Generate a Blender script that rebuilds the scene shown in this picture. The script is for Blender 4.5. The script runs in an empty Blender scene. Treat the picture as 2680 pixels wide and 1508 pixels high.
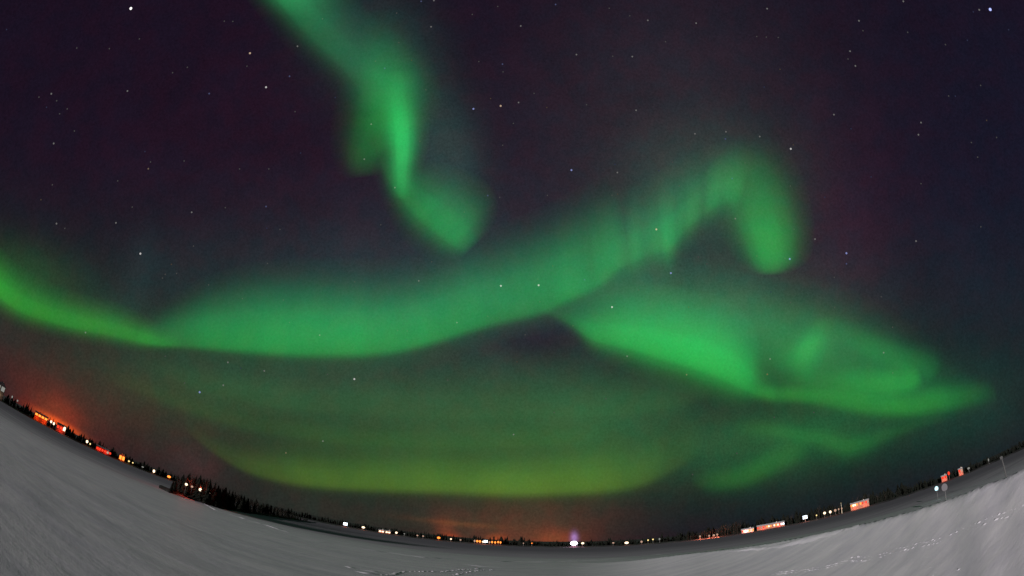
import bpy, bmesh, math, random
import numpy as np
from mathutils import Vector, Matrix, noise

random.seed(7)
S = bpy.context.scene
COL = S.collection
R = math.radians

# ------------------------------------------------------------------ camera (fisheye)
PW, PH = 2680.0, 1508.0            # pixel frame of the photograph, used to read directions off it
FPX = 1139.67                      # equidistant fisheye: pixels per radian
TILT, ROLL = R(33.18), R(3.149)
CAMZ = 3.8
ct, st, cr, sr = math.cos(TILT), math.sin(TILT), math.cos(ROLL), math.sin(ROLL)
RIGHT = Vector((cr, -st * sr, ct * sr))
UP = Vector((-sr, -st * cr, ct * cr))
FWD = Vector((0, ct, st))
cd = bpy.data.cameras.new('camera')
cam = bpy.data.objects.new('camera', cd)
COL.objects.link(cam)
m = Matrix((RIGHT, UP, -FWD)).transposed().to_4x4()
m.translation = (0, 0, CAMZ)
cam.matrix_world = m
cd.type = 'PANO'
cd.sensor_fit = 'HORIZONTAL'
cd.sensor_width = 36.0
cd.clip_start, cd.clip_end = 0.1, 1.0e6
pc = cd
pc.panorama_type = 'FISHEYE_LENS_POLYNOMIAL'
pc.fisheye_fov = R(200)
pc.fisheye_polynomial_k0 = 0.0
pc.fisheye_polynomial_k1 = -1.0 / (FPX * 36.0 / PW)
pc.fisheye_polynomial_k2 = 0.0
pc.fisheye_polynomial_k3 = 0.0
pc.fisheye_polynomial_k4 = 0.0
S.camera = cam


def ray(px, py):
    """unit world direction seen at a place of the photograph"""
    x, y = px - PW / 2, PH / 2 - py
    r = math.hypot(x, y) + 1e-9
    t = r / FPX
    s = math.sin(t) / r
    return (RIGHT * (x * s) + UP * (y * s) + FWD * math.cos(t)).normalized()


# ------------------------------------------------------------------ exposure
S.view_settings.view_transform = 'Standard'
S.view_settings.look = 'None'
S.view_settings.exposure = 0.0
S.view_settings.gamma = 1.0
S.cycles.transparent_max_bounces = 48
S.cycles.max_bounces = 6
S.cycles.sample_clamp_indirect = 2.0
S.cycles.use_denoising = True

# ------------------------------------------------------------------ the one sun lamp, in place of an unseen street lamp behind
SUN_EL, SUN_AZ = R(4.3), R(225)
sd = bpy.data.lights.new('key_sun', 'SUN')
sd.energy = 5.0
sd.angle = R(0.5)
sd.color = (1.0, 0.94, 0.93)
sun = bpy.data.objects.new('key_sun', sd)
COL.objects.link(sun)
to_sun = Vector((math.sin(SUN_AZ) * math.cos(SUN_EL), math.cos(SUN_AZ) * math.cos(SUN_EL), math.sin(SUN_EL)))
sun.rotation_euler = to_sun.to_track_quat('Z', 'Y').to_euler()

# ------------------------------------------------------------------ world: night sky, airglow and town glow
W = bpy.data.worlds.new('World')
S.world = W
W.use_nodes = True
nt = W.node_tree
N, L = nt.nodes, nt.links
N.clear()
out = N.new('ShaderNodeOutputWorld')
geo = N.new('ShaderNodeTexCoord')
DIR = geo.outputs['Generated']


def vdot(vec):
    n = N.new('ShaderNodeVectorMath')
    n.operation = 'DOT_PRODUCT'
    L.new(DIR, n.inputs[0])
    n.inputs[1].default_value = vec
    return n.outputs['Value']


def mth(op, a, b=None):
    n = N.new('ShaderNodeMath')
    n.operation = op
    for i, v in enumerate((a, b)):
        if v is None:
            continue
        if isinstance(v, (int, float)):
            n.inputs[i].default_value = v
        else:
            L.new(v, n.inputs[i])
    return n.outputs[0]


def lobe(px, py, s1, s2, ang, colour):
    """a soft patch of sky glow round one direction: a Gaussian in direction space"""
    c = ray(px, py)
    a = R(ang)
    t1 = ray(px + s1 * math.cos(a) * 0.2, py + s1 * math.sin(a) * 0.2) - c
    t2 = ray(px - s2 * math.sin(a) * 0.2, py + s2 * math.cos(a) * 0.2) - c
    t1, t2 = t1 * 5, t2 * 5
    t1 -= c * t1.dot(c)
    t2 -= c * t2.dot(c)
    mat = Matrix((t1, t2, c)).transposed().inverted()
    q1, q2 = vdot(mat[0]), vdot(mat[1])
    q = mth('ADD', mth('MULTIPLY', q1, q1), mth('MULTIPLY', q2, q2))
    v = mth('EXPONENT', mth('MULTIPLY', q, -1.0))
    v = mth('MULTIPLY', v, mth('GREATER_THAN', vdot(c), 0.0))
    n = N.new('ShaderNodeVectorMath')
    n.operation = 'SCALE'
    n.inputs[0].default_value = colour
    L.new(v, n.inputs['Scale'])
    return n.outputs['Vector']


def vadd(a, b):
    n = N.new('ShaderNodeVectorMath')
    n.operation = 'ADD'
    for i, v in enumerate((a, b)):
        if isinstance(v, tuple):
            n.inputs[i].default_value = v
        else:
            L.new(v, n.inputs[i])
    return n.outputs['Vector']


LOBES = [
    # px, py, sigma along, sigma across, angle (deg, down-right positive), linear colour
    (800, 430, 700, 420, 0, (.006, .0015, .0025)),
    (1750, 350, 380, 400, 20, (.015, .0145, .015)),
    (1250, 770, 850, 165, 0, (.005, .024, .019)),
    (1150, 760, 500, 300, 0, (.008, .010, .013)),
    (1250, 1090, 760, 190, 4, (.018, .052, .014)),
    (1990, 1165, 270, 85, -10, (.003, .038, .008)),
    (1640, 1110, 230, 100, 10, (.000, .026, .008)),
    (1400, 890, 130, 55, -8, (-.002, -.022, -.010)),
    (1760, 1170, 70, 45, 60, (.0, -.016, -.004)),
    (330, 1060, 380, 130, 24, (.020, .011, .003)),
    (120, 1060, 200, 95, 30, (.046, .003, .0)),
    (150, 1085, 75, 42, 30, (.14, .016, .001)),
    (152, 1108, 60, 10, 29, (.80, .085, .003)),
    (2540, 1080, 170, 130, -20, (.000, .013, .006)),
    (900, 1345, 420, 55, 6, (.010, .014, .004)),
    (1370, 1395, 230, 85, 0, (.074, .026, .008)),
    (1165, 1400, 26, 42, 0, (.085, .010, .0)),
    (1180, 1412, 26, 12, 0, (.24, .025, .0)),
    (1210, 1372, 110, 7, 5, (.055, .014, .002)),
    (1300, 1416, 26, 16, 0, (.30, .036, .0)),
    (1450, 1412, 60, 22, 0, (.15, .022, .003)),
    (1503, 1408, 9, 14, 0, (.22, .16, .45)),
    (2200, 1230, 420, 130, -25, (-.002, .005, .002)),
    (2180, 640, 170, 260, 0, (.016, .003, .008)),
    (1880, 770, 300, 100, 8, (.014, .036, .017)),
    (1860, 830, 330, 90, 10, (.004, .030, .012)),
    (2190, 920, 230, 85, 14, (.003, .030, .010)),
    (2160, 1120, 280, 85, -10, (.002, .036, .008)),
    (2620, 520, 260, 600, 0, (.000, .003, .006)),
    (365, 715, 45, 110, 12, (.002, .009, .009)),
    (505, 1212, 75, 42, 25, (.026, .007, .008)),
    (560, 1010, 260, 80, 8, (.004, .022, .006)),
    (1180, 420, 80, 160, -12, (.010, .036, .028)),
    (1060, 250, 100, 190, -8, (.004, .024, .014)),
    (960, 110, 130, 170, -38, (.006, .024, .018)),
    (1850, 470, 200, 140, 0, (.010, .034, .018)),
    (1960, 560, 110, 120, 0, (.002, .030, .010)),
    (1700, 600, 130, 110, -30, (.004, .030, .014)),
    (40, 720, 160, 80, 14, (.004, .040, .002)),
    (260, 830, 200, 50, 14, (.004, .026, .004)),
]
base = (.0095, .0050, .0135)
acc = None
for lb in LOBES:
    o = lobe(*lb)
    acc = vadd(o, base) if acc is None else vadd(acc, o)
# sensor-like grain and hue mottling laid over the sky colour
nz = N.new('ShaderNodeTexNoise')
nz.inputs['Scale'].default_value = 7.0
nz.inputs['Detail'].default_value = 9.0
nz.inputs['Roughness'].default_value = 0.75
L.new(DIR, nz.inputs['Vector'])
gr = N.new('ShaderNodeTexNoise')
gr.inputs['Scale'].default_value = 210.0
gr.inputs['Detail'].default_value = 3.0
gr.inputs['Roughness'].default_value = 0.8
L.new(DIR, gr.inputs['Vector'])
mot = mth('ADD', mth('ADD', mth('MULTIPLY', nz.outputs['Fac'], 0.7), mth('MULTIPLY', gr.outputs['Fac'], 1.1)), 0.10)
hue = N.new('ShaderNodeTexNoise')
hue.inputs['Scale'].default_value = 24.0
hue.inputs['Detail'].default_value = 4.0
L.new(DIR, hue.inputs['Vector'])
hm = N.new('ShaderNodeMix')
hm.data_type = 'RGBA'
hm.blend_type = 'MIX'
hr = N.new('ShaderNodeMapRange')
hr.inputs['From Min'].default_value = 0.38
hr.inputs['From Max'].default_value = 0.62
L.new(hue.outputs['Fac'], hr.inputs['Value'])
L.new(hr.outputs[0], hm.inputs[0])
hm.inputs[6].default_value = (.88, 1.03, 1.03, 1)
hm.inputs[7].default_value = (1.11, .97, .98, 1)
hv = N.new('ShaderNodeVectorMath')
hv.operation = 'MULTIPLY'
L.new(acc, hv.inputs[0])
L.new(hm.outputs[2], hv.inputs[1])
acc = hv.outputs['Vector']
mxv = N.new('ShaderNodeVectorMath')
mxv.operation = 'MAXIMUM'
L.new(acc, mxv.inputs[0])
mxv.inputs[1].default_value = (.004, .004, .004)
acc = mxv.outputs['Vector']
sc = N.new('ShaderNodeVectorMath')
sc.operation = 'SCALE'
L.new(acc, sc.inputs[0])
L.new(mot, sc.inputs['Scale'])
bg = N.new('ShaderNodeBackground')
L.new(sc.outputs['Vector'], bg.inputs['Color'])
bg.inputs['Strength'].default_value = 1.0
skyt = N.new('ShaderNodeTexSky')
skyt.sky_type = 'NISHITA'
skyt.sun_disc = False
skyt.sun_elevation = SUN_EL
skyt.sun_rotation = SUN_AZ
bg2 = N.new('ShaderNodeBackground')
L.new(skyt.outputs['Color'], bg2.inputs['Color'])
bg2.inputs['Strength'].default_value = 0.0003
ads = N.new('ShaderNodeAddShader')
L.new(bg.outputs[0], ads.inputs[0])
L.new(bg2.outputs[0], ads.inputs[1])
L.new(ads.outputs[0], out.inputs['Surface'])


# ------------------------------------------------------------------ helpers
def tag(o, label=None, cat=None, group=None, kind=None):
    if label: o['label'] = label
    if cat: o['category'] = cat
    if group: o['group'] = group
    if kind: o['kind'] = kind
    return o


def empty(name, loc, rz=0.0):
    o = bpy.data.objects.new(name, None)
    COL.objects.link(o)
    o.empty_display_size = 0.2
    o.location = loc
    o.rotation_euler = (0, 0, rz)
    return o


def link(name, me, mat=None, parent=None, smooth=False):
    o = bpy.data.objects.new(name, me)
    COL.objects.link(o)
    if mat is not None and not me.materials:
        me.materials.append(mat)
    if parent is not None:
        o.parent = parent
    if smooth:
        me.polygons.foreach_set('use_smooth', [True] * len(me.polygons))
    return o


class MB:
    """collects boxes, tubes and balls into one mesh"""
    def __init__(self):
        self.v, self.f = [], []

    def add(self, vs, fs):
        b = len(self.v)
        self.v += [tuple(p) for p in vs]
        self.f += [tuple(i + b for i in f) for f in fs]
        return self

    def box(self, c, s):
        x, y, z = c
        a, b, d = s[0] / 2, s[1] / 2, s[2] / 2
        vs = [(x + i * a, y + j * b, z + k * d) for k in (-1, 1) for j in (-1, 1) for i in (-1, 1)]
        return self.add(vs, [(0, 2, 3, 1), (4, 5, 7, 6), (0, 1, 5, 4), (2, 6, 7, 3), (0, 4, 6, 2), (1, 3, 7, 5)])

    def tube(self, pts, rad, n=6):
        pts = [Vector(p) for p in pts]
        rad = rad if isinstance(rad, (list, tuple)) else [rad] * len(pts)
        vs, fs = [], []
        for i, p in enumerate(pts):
            d = (pts[min(i + 1, len(pts) - 1)] - pts[max(i - 1, 0)]).normalized()
            u = d.cross(Vector((0.31, 0.87, 0.39))).normalized()
            w = d.cross(u)
            for k in range(n):
                a = 2 * math.pi * k / n
                vs.append(p + (u * math.cos(a) + w * math.sin(a)) * rad[i])
        for i in range(len(pts) - 1):
            for k in range(n):
                fs.append((i * n + k, i * n + (k + 1) % n, (i + 1) * n + (k + 1) % n, (i + 1) * n + k))
        fs.append(tuple(range(n))[::-1])
        fs.append(tuple((len(pts) - 1) * n + k for k in range(n)))
        return self.add(vs, fs)

    def ball(self, c, s, nu=12, nv=8):
        vs, fs = [], []
        for j in range(nv + 1):
            t = math.pi * j / nv
            for i in range(nu):
                a = 2 * math.pi * i / nu
                vs.append((c[0] + s[0] * math.sin(t) * math.cos(a), c[1] + s[1] * math.sin(t) * math.sin(a), c[2] + s[2] * math.cos(t)))
        for j in range(nv):
            for i in range(nu):
                fs.append((j * nu + i, (j + 1) * nu + i, (j + 1) * nu + (i + 1) % nu, j * nu + (i + 1) % nu))
        return self.add(vs, fs)

    def mesh(self, name):
        me = bpy.data.meshes.new(name)
        me.from_pydata(self.v, [], self.f)
        me.validate()
        me.update()
        return me

    def build(self, name, mat, parent=None, smooth=False):
        return link(name, self.mesh(name), mat, parent, smooth)


def principled(name, col, rough=0.7, spec=0.2):
    mt = bpy.data.materials.new(name)
    mt.use_nodes = True
    b = mt.node_tree.nodes['Principled BSDF']
    b.inputs['Base Color'].default_value = (*col, 1)
    b.inputs['Roughness'].default_value = rough
    b.inputs['Specular IOR Level'].default_value = spec
    return mt


def vary(mt, scale, a, b, rough_detail=5.0):
    """noise-driven base colour between two real colours"""
    t = mt.node_tree
    n = t.nodes.new('ShaderNodeTexNoise')
    n.inputs['Scale'].default_value = scale
    n.inputs['Detail'].default_value = rough_detail
    tc = t.nodes.new('ShaderNodeTexCoord')
    t.links.new(tc.outputs['Object'], n.inputs['Vector'])
    rp = t.nodes.new('ShaderNodeValToRGB')
    rp.color_ramp.elements[0].position = 0.35
    rp.color_ramp.elements[1].position = 0.65
    rp.color_ramp.elements[0].color = (*a, 1)
    rp.color_ramp.elements[1].color = (*b, 1)
    t.links.new(n.outputs['Fac'], rp.inputs['Fac'])
    t.links.new(rp.outputs['Color'], t.nodes['Principled BSDF'].inputs['Base Color'])
    return mt


def emission(name, col, strength, sampled=False):
    mt = bpy.data.materials.new(name)
    mt.use_nodes = True
    t = mt.node_tree
    t.nodes.clear()
    e = t.nodes.new('ShaderNodeEmission')
    e.inputs['Color'].default_value = (*col, 1)
    e.inputs['Strength'].default_value = strength
    o = t.nodes.new('ShaderNodeOutputMaterial')
    t.links.new(e.outputs[0], o.inputs['Surface'])
    if not sampled:
        mt.cycles.emission_sampling = 'NONE'
    return mt


def ss(a, b, x):
    t = min(1.0, max(0.0, (x - a) / (b - a)))
    return t * t * (3 - 2 * t)


def lerp_table(tab, x):
    if x <= tab[0][0]: return tab[0][1]
    for (x0, y0), (x1, y1) in zip(tab, tab[1:]):
        if x <= x1:
            return y0 + (y1 - y0) * (x - x0) / (x1 - x0)
    return tab[-1][1]


# ------------------------------------------------------------------ ground: snow field, lake ice, far shore
CREST_R = [(12, 75), (20, 58), (28, 44), (36, 33), (45, 24), (55, 17.5), (65, 14.5), (80, 13), (120, 12)]
CREST_DEP = [(12, 2.35), (20, 2.3), (30, 2.35), (40, 2.45), (50, 2.6), (67, 2.85), (120, 2.9)]
Z0 = 0.32


def smooth_table(tab, x, w=7.0):
    return sum(k * lerp_table(tab, x + d * w) for d, k in ((-1, .1), (-.6, .2), (-.2, .2), (.2, .2), (.6, .2), (1, .1)))


CACHE = {}


def crest(az):
    k = round(az * 10)
    if k not in CACHE:
        a = k / 10
        rc = smooth_table(CREST_R, a) + 0.35 * noise.noise((a * 0.22, 3.1, 0))
        CACHE[k] = (rc, smooth_table(CREST_DEP, a))
    return CACHE[k]


def ground(x, y):
    r = math.hypot(x, y)
    az = math.degrees(math.atan2(x, y))
    z = Z0 * (1 - ss(44, 104, r)) - 0.14 * ss(92, 112, r)
    if 8 < az < 150:
        rc, dep = crest(az)
        zc = CAMZ - rc * math.tan(R(dep))
        A = max(0.0, zc - Z0 * (1 - ss(44, 104, rc))) * ss(8, 24, az) * (1 - ss(110, 150, az))
        run = 0.93 * rc
        if r < rc:
            t = max(0.0, (r - rc + run) / run)
            p = t * (0.70 + 0.15 * t + 0.15 * t * t)
        else:
            p = 1 - ss(rc, rc + 5, r)
        z += A * p
        near = max(0.0, 1 - abs(r - rc) / 1.6)
        z += near * min(1.0, A) * (0.05 * noise.noise((x * 1.7, y * 1.7, 8.1)) + 0.03 * noise.noise((x * 4.5, y * 4.5, 3.3)))
    f = min(1.0, r / 6)
    z += f * (0.018 * noise.noise((x * 0.06, y * 0.30, 1.7)) + 0.010 * noise.noise((x * 0.25, y * 1.1, 5.2)))
    return z


def hit(px, py):
    """the snow under a place of the photograph"""
    d = ray(px, py)
    t = 2.0
    while t < 140:
        p = Vector((0, 0, CAMZ)) + d * t
        if p.z < ground(p.x, p.y):
            return p
        t += max(0.04, t * 0.004)
    return Vector((0, 0, CAMZ)) + d * 120


mb = MB()
NA = 620
rs = [1.5 * (112 / 1.5) ** (i / 190) for i in range(191)]
azs = [2 * math.pi * i / NA for i in range(NA)]
vs = [(0, 0, ground(0, 0.001))]
for r in rs:
    for a in azs:
        x, y = r * math.sin(a), r * math.cos(a)
        vs.append((x, y, ground(x, y)))
fs = [(0, 1 + (i + 1) % NA, 1 + i) for i in range(NA)]
for j in range(len(rs) - 1):
    for i in range(NA):
        a, b = 1 + j * NA + i, 1 + j * NA + (i + 1) % NA
        fs.append((a, b, b + NA, a + NA))
mb.add(vs, fs)


def ridge(pts, w, h, wob=0.3):
    """a low drift of snow along points read off the photograph, part of the snow surface"""
    P = [hit(*p) for p in pts]
    Q = []
    for a, b in zip(P, P[1:]):
        n = max(2, int((b - a).length / 0.4))
        Q += [a.lerp(b, i / n) for i in range(n)]
    Q.append(P[-1])
    vs, fs = [], []
    K = 9
    for i, q in enumerate(Q):
        rad = Vector((q.x, q.y, 0)).normalized()
        e = ss(0, 1, min(i, len(Q) - 1 - i) / min(14, len(Q) / 2))
        k = 1 + wob * noise.noise((i * 0.35, h * 50, w))
        hh = h * e * max(0.15, 1 + 1.6 * wob * noise.noise((i * 0.22, 7.7, w * 3)))
        for j in range(K):
            u = j / (K - 1) * 2 - 1
            x, y = q.x + rad.x * u * w * k, q.y + rad.y * u * w * k
            vs.append((x, y, ground(x, y) - 0.02 + (hh + 0.02) * (1 - u * u) ** 2))
    for i in range(len(Q) - 1):
        for j in range(K - 1):
            a = i * K + j
            fs.append((a, a + 1, a + K + 1, a + K))
    mb.add(vs, fs)


def prints(pts, size, step, spread):
    """footprints: small thrown-up rims of snow with a dent beside each"""
    P = [hit(*p) for p in pts]
    s = 0.0
    k = 0
    for a, b in zip(P, P[1:]):
        n = max(1, int((b - a).length / step))
        d = (b - a).normalized()
        side = Vector((-d.y, d.x, 0))
        for i in range(n):
            q = a.lerp(b, (i + random.uniform(-0.2, 0.2)) / n) + side * ((-1) ** k) * spread * random.uniform(0.6, 1.3)
            k += 1
            gate = noise.noise((q.x * 0.55, q.y * 0.55, 4.4))
            if size < .2 and gate < -0.25: continue
            vs, fs = [], []
            big = 1 + 0.9 * gate
            sx, sy = size * big * random.uniform(0.6, 1.5), size * big * random.uniform(0.4, 1.0)
            hgt = size * random.uniform(0.13, 0.30)
            M = 7
            for jj in range(M):
                for ii in range(M):
                    u, v = ii / (M - 1) * 2 - 1, jj / (M - 1) * 2 - 1
                    x = q.x + d.x * u * sx + side.x * v * sy
                    y = q.y + d.y * u * sx + side.y * v * sy
                    w = max(0.0, 1 - u * u) * max(0.0, 1 - v * v)
                    vs.append((x, y, ground(x, y) - 0.015 + (hgt + 0.015) * w * (0.75 + 0.5 * noise.noise((x * 6, y * 6, 2)))))
            for jj in range(M - 1):
                for ii in range(M - 1):
                    c = jj * M + ii
                    fs.append((c, c + 1, c + M + 1, c + M))
            mb.add(vs, fs)


def z3(x, y): return (900 + x / 4.293, 1420 + y / 4.293)
def z4(x, y): return (1900 + x / 3.303, 1250 + y / 3.303)


ridge([z3(0, 35), z3(250, 80), z3(500, 112), z3(900, 168), z3(1200, 185), z3(1530, 207)], 1.6, 0.075)
ridge([z3(1560, 214), z3(1900, 214), z3(2250, 220), z3(2576, 210), (1560, 1466), (1640, 1460), (1700, 1454), (1790, 1444)], 1.5, 0.08)
ridge([z3(1250, 232), z3(1540, 268), z3(1750, 282), z3(1930, 296)], 0.9, 0.05)
ridge([z3(0, 262), z3(60, 280), z3(125, 293)], 0.5, 0.05)
ridge([z3(115, 318), z3(230, 345), z3(420, 366)], 0.5, 0.10)
ridge([z3(180, 305), z3(300, 322), z3(430, 345)], 0.4, 0.06)
ridge([(780, 1408), (850, 1420), (905, 1430)], 1.8, 0.05)
ridge([(480, 1288), (520, 1310), (560, 1333), (620, 1352), (700, 1376), (780, 1400)], 2.2, 0.06, 0.6)
ridge([z4(0, 640), z4(250, 615), z4(480, 590), z4(700, 535), z4(900, 480), z4(1150, 410)], 1.5, 0.06, 0.5)
prints([z3(440, 366), z3(540, 362), z3(610, 340), z3(690, 328), z3(800, 328), z3(945, 328), z3(1090, 332), z3(1210, 318), z3(1360, 305), z3(1440, 300), z3(1540, 293)], 0.28, 0.60, 0.07)
prints([z3(1240, 366), z3(1310, 350), z3(1370, 338), z3(1440, 325), z3(1510, 318), z3(1580, 312), z3(1680, 308), z3(1760, 306)], 0.24, 0.65, 0.07)
prints([z4(330, 838), z4(560, 815), z4(700, 800), z4(880, 770), z4(1000, 738), z4(1070, 705), z4(1180, 705), z4(1300, 690), z4(1450, 640), z4(1600, 600), z4(1800, 560), z4(1950, 500), z4(2080, 445), z4(2200, 400), z4(2330, 350), z4(2480, 300), z4(2570, 270)], 0.085, 0.10, 0.13)
prints([z4(1700, 835), z4(1850, 790), z4(2050, 750), z4(2250, 670), z4(2440, 640), z4(2560, 600)], 0.05, 0.35, 0.25)


def snow_material():
    mt = principled('snow', (.75, .76, .78), 0.6, 0.25)
    t = mt.node_tree
    b = t.nodes['Principled BSDF']
    tc = t.nodes.new('ShaderNodeTexCoord')

    def nz(scale, sx, sy, det, rough=0.55):
        mp = t.nodes.new('ShaderNodeMapping')
        mp.inputs['Scale'].default_value = (sx, sy, 1)
        mp.inputs['Rotation'].default_value = (0, 0, R(4))
        t.links.new(tc.outputs['Object'], mp.inputs['Vector'])
        n = t.nodes.new('ShaderNodeTexNoise')
        n.inputs['Scale'].default_value = scale
        n.inputs['Detail'].default_value = det
        n.inputs['Roughness'].default_value = rough
        t.links.new(mp.outputs[0], n.inputs['Vector'])
        return n.outputs['Fac']
    crust = nz(0.9, 0.22, 1.0, 6)
    rp = t.nodes.new('ShaderNodeValToRGB')
    mxs = t.nodes.new('ShaderNodeMath')
    mxs.operation = 'MULTIPLY_ADD'
    t.links.new(nz(4.5, 0.10, 1.0, 5, 0.6), mxs.inputs[0])
    mxs.inputs[1].default_value = 0.5
    mxs2 = t.nodes.new('ShaderNodeMath')
    mxs2.operation = 'SUBTRACT'
    t.links.new(crust, mxs2.inputs[0])
    mxs2.inputs[1].default_value = 0.25
    t.links.new(mxs2.outputs[0], mxs.inputs[2])
    crust = mxs.outputs[0]
    e = rp.color_ramp.elements
    e[0].position, e[0].color = 0.32, (.72, .69, .775, 1)
    e[1].position, e[1].color = 0.70, (.90, .86, .915, 1)
    t.links.new(crust, rp.inputs['Fac'])
    # light fall-off with distance painted into the snow colour, along a streaky edge
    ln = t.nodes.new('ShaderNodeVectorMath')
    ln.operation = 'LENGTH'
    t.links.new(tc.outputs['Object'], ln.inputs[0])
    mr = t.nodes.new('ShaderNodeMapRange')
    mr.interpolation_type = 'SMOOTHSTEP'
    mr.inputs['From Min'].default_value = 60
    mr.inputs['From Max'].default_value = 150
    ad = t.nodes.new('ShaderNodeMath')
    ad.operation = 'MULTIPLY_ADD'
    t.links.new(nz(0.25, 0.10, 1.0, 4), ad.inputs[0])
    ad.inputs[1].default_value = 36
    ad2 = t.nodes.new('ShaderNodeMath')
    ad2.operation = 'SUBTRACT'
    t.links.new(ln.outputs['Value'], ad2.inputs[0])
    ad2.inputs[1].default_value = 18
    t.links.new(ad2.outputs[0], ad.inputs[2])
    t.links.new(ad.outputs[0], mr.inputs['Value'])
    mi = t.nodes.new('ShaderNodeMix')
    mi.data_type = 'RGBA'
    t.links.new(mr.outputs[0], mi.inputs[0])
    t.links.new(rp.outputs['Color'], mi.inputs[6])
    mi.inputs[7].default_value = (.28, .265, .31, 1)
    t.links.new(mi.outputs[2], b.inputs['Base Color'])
    b1 = t.nodes.new('ShaderNodeBump')
    b1.inputs['Strength'].default_value = 0.22
    b1.inputs['Distance'].default_value = 0.05
    t.links.new(nz(1.8, 0.42, 1.0, 7), b1.inputs['Height'])
    b2 = t.nodes.new('ShaderNodeBump')
    b2.inputs['Strength'].default_value = 0.42
    b2.inputs['Distance'].default_value = 0.012
    t.links.new(nz(7, 0.34, 1.0, 5, 0.65), b2.inputs['Height'])
    t.links.new(b1.outputs[0], b2.inputs['Normal'])
    b3 = t.nodes.new('ShaderNodeBump')
    b3.inputs['Strength'].default_value = 0.5
    b3.inputs['Distance'].default_value = 0.006
    t.links.new(nz(24, 0.7, 1.0, 4, 0.7), b3.inputs['Height'])
    t.links.new(b2.outputs[0], b3.inputs['Normal'])
    t.links.new(b3.outputs[0], b.inputs['Normal'])
    return mt


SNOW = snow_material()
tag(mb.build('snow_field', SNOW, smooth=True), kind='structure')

def ice_material():
    mt = principled('lake_ice', (.3, .3, .33), 0.8, 0.0)
    t = mt.node_tree
    tc = t.nodes.new('ShaderNodeTexCoord')
    mp = t.nodes.new('ShaderNodeMapping')
    mp.inputs['Scale'].default_value = (.03, .25, 1)
    t.links.new(tc.outputs['Object'], mp.inputs['Vector'])
    n = t.nodes.new('ShaderNodeTexNoise')
    n.inputs['Scale'].default_value = 1.0
    n.inputs['Detail'].default_value = 6.0
    t.links.new(mp.outputs[0], n.inputs['Vector'])
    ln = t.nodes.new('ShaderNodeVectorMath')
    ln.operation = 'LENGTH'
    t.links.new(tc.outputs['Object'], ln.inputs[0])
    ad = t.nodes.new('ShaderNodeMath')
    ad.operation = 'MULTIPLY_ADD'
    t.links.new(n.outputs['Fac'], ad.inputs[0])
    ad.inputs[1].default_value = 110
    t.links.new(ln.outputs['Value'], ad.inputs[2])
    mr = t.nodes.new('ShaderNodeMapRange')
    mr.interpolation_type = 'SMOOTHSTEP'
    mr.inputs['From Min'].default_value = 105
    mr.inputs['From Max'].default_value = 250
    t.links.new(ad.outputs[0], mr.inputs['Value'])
    mi = t.nodes.new('ShaderNodeMix')  # ice colour darkens outward: fading light painted into the base colour
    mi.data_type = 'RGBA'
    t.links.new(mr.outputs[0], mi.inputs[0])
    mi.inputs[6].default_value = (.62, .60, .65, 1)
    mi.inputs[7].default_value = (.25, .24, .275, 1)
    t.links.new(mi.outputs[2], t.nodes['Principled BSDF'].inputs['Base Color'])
    return mt


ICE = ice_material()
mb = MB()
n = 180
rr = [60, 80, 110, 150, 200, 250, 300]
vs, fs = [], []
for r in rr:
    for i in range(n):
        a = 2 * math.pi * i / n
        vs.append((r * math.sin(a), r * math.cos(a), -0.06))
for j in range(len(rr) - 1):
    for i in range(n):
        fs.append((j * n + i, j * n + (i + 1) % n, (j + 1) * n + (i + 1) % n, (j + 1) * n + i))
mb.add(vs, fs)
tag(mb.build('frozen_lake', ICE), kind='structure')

SHORE_R = 296.0


def shore_z(r, a):
    return -0.3 + 0.9 * ss(SHORE_R - 4, SHORE_R + 8, r) + 1.6 * ss(SHORE_R + 8, 420, r) + 0.25 * noise.noise((a * 25, r * 0.05, 0))


SHORE_GROUND = vary(principled('shore_ground', (.06, .06, .06), 0.9, 0.1), 0.12, (.02, .02, .02), (.10, .10, .105), 6)  # dark mottled ground of the far shore
mb = MB()
n = 360
rr = [288, 293, 297, 302, 308, 320, 345, 400, 600, 1200, 3000, 9000]
vs, fs = [], []
for r in rr:
    for i in range(n):
        a = 2 * math.pi * i / n
        vs.append((r * math.sin(a), r * math.cos(a), shore_z(r, a)))
for j in range(len(rr) - 1):
    for i in range(n):
        fs.append((j * n + i, j * n + (i + 1) % n, (j + 1) * n + (i + 1) % n, (j + 1) * n + i))
mb.add(vs, fs)
tag(mb.build('far_shore_land', SHORE_GROUND, smooth=True), kind='structure')


# ------------------------------------------------------------------ aurora: glowing curtains high in the air
def cat(P, u):
    n = len(P) - 1
    x = min(max(u, 0.0), 1.0) * n
    i = min(int(x), n - 1)
    t = x - i
    p0, p1, p2, p3 = P[max(i - 1, 0)], P[i], P[i + 1], P[min(i + 2, n)]
    return tuple(0.5 * (2 * b + (c - a) * t + (2 * a - 5 * b + 4 * c - d) * t * t + (3 * b - a - 3 * c + d) * t ** 3)
                 for a, b, c, d in zip(p0, p1, p2, p3))


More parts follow.
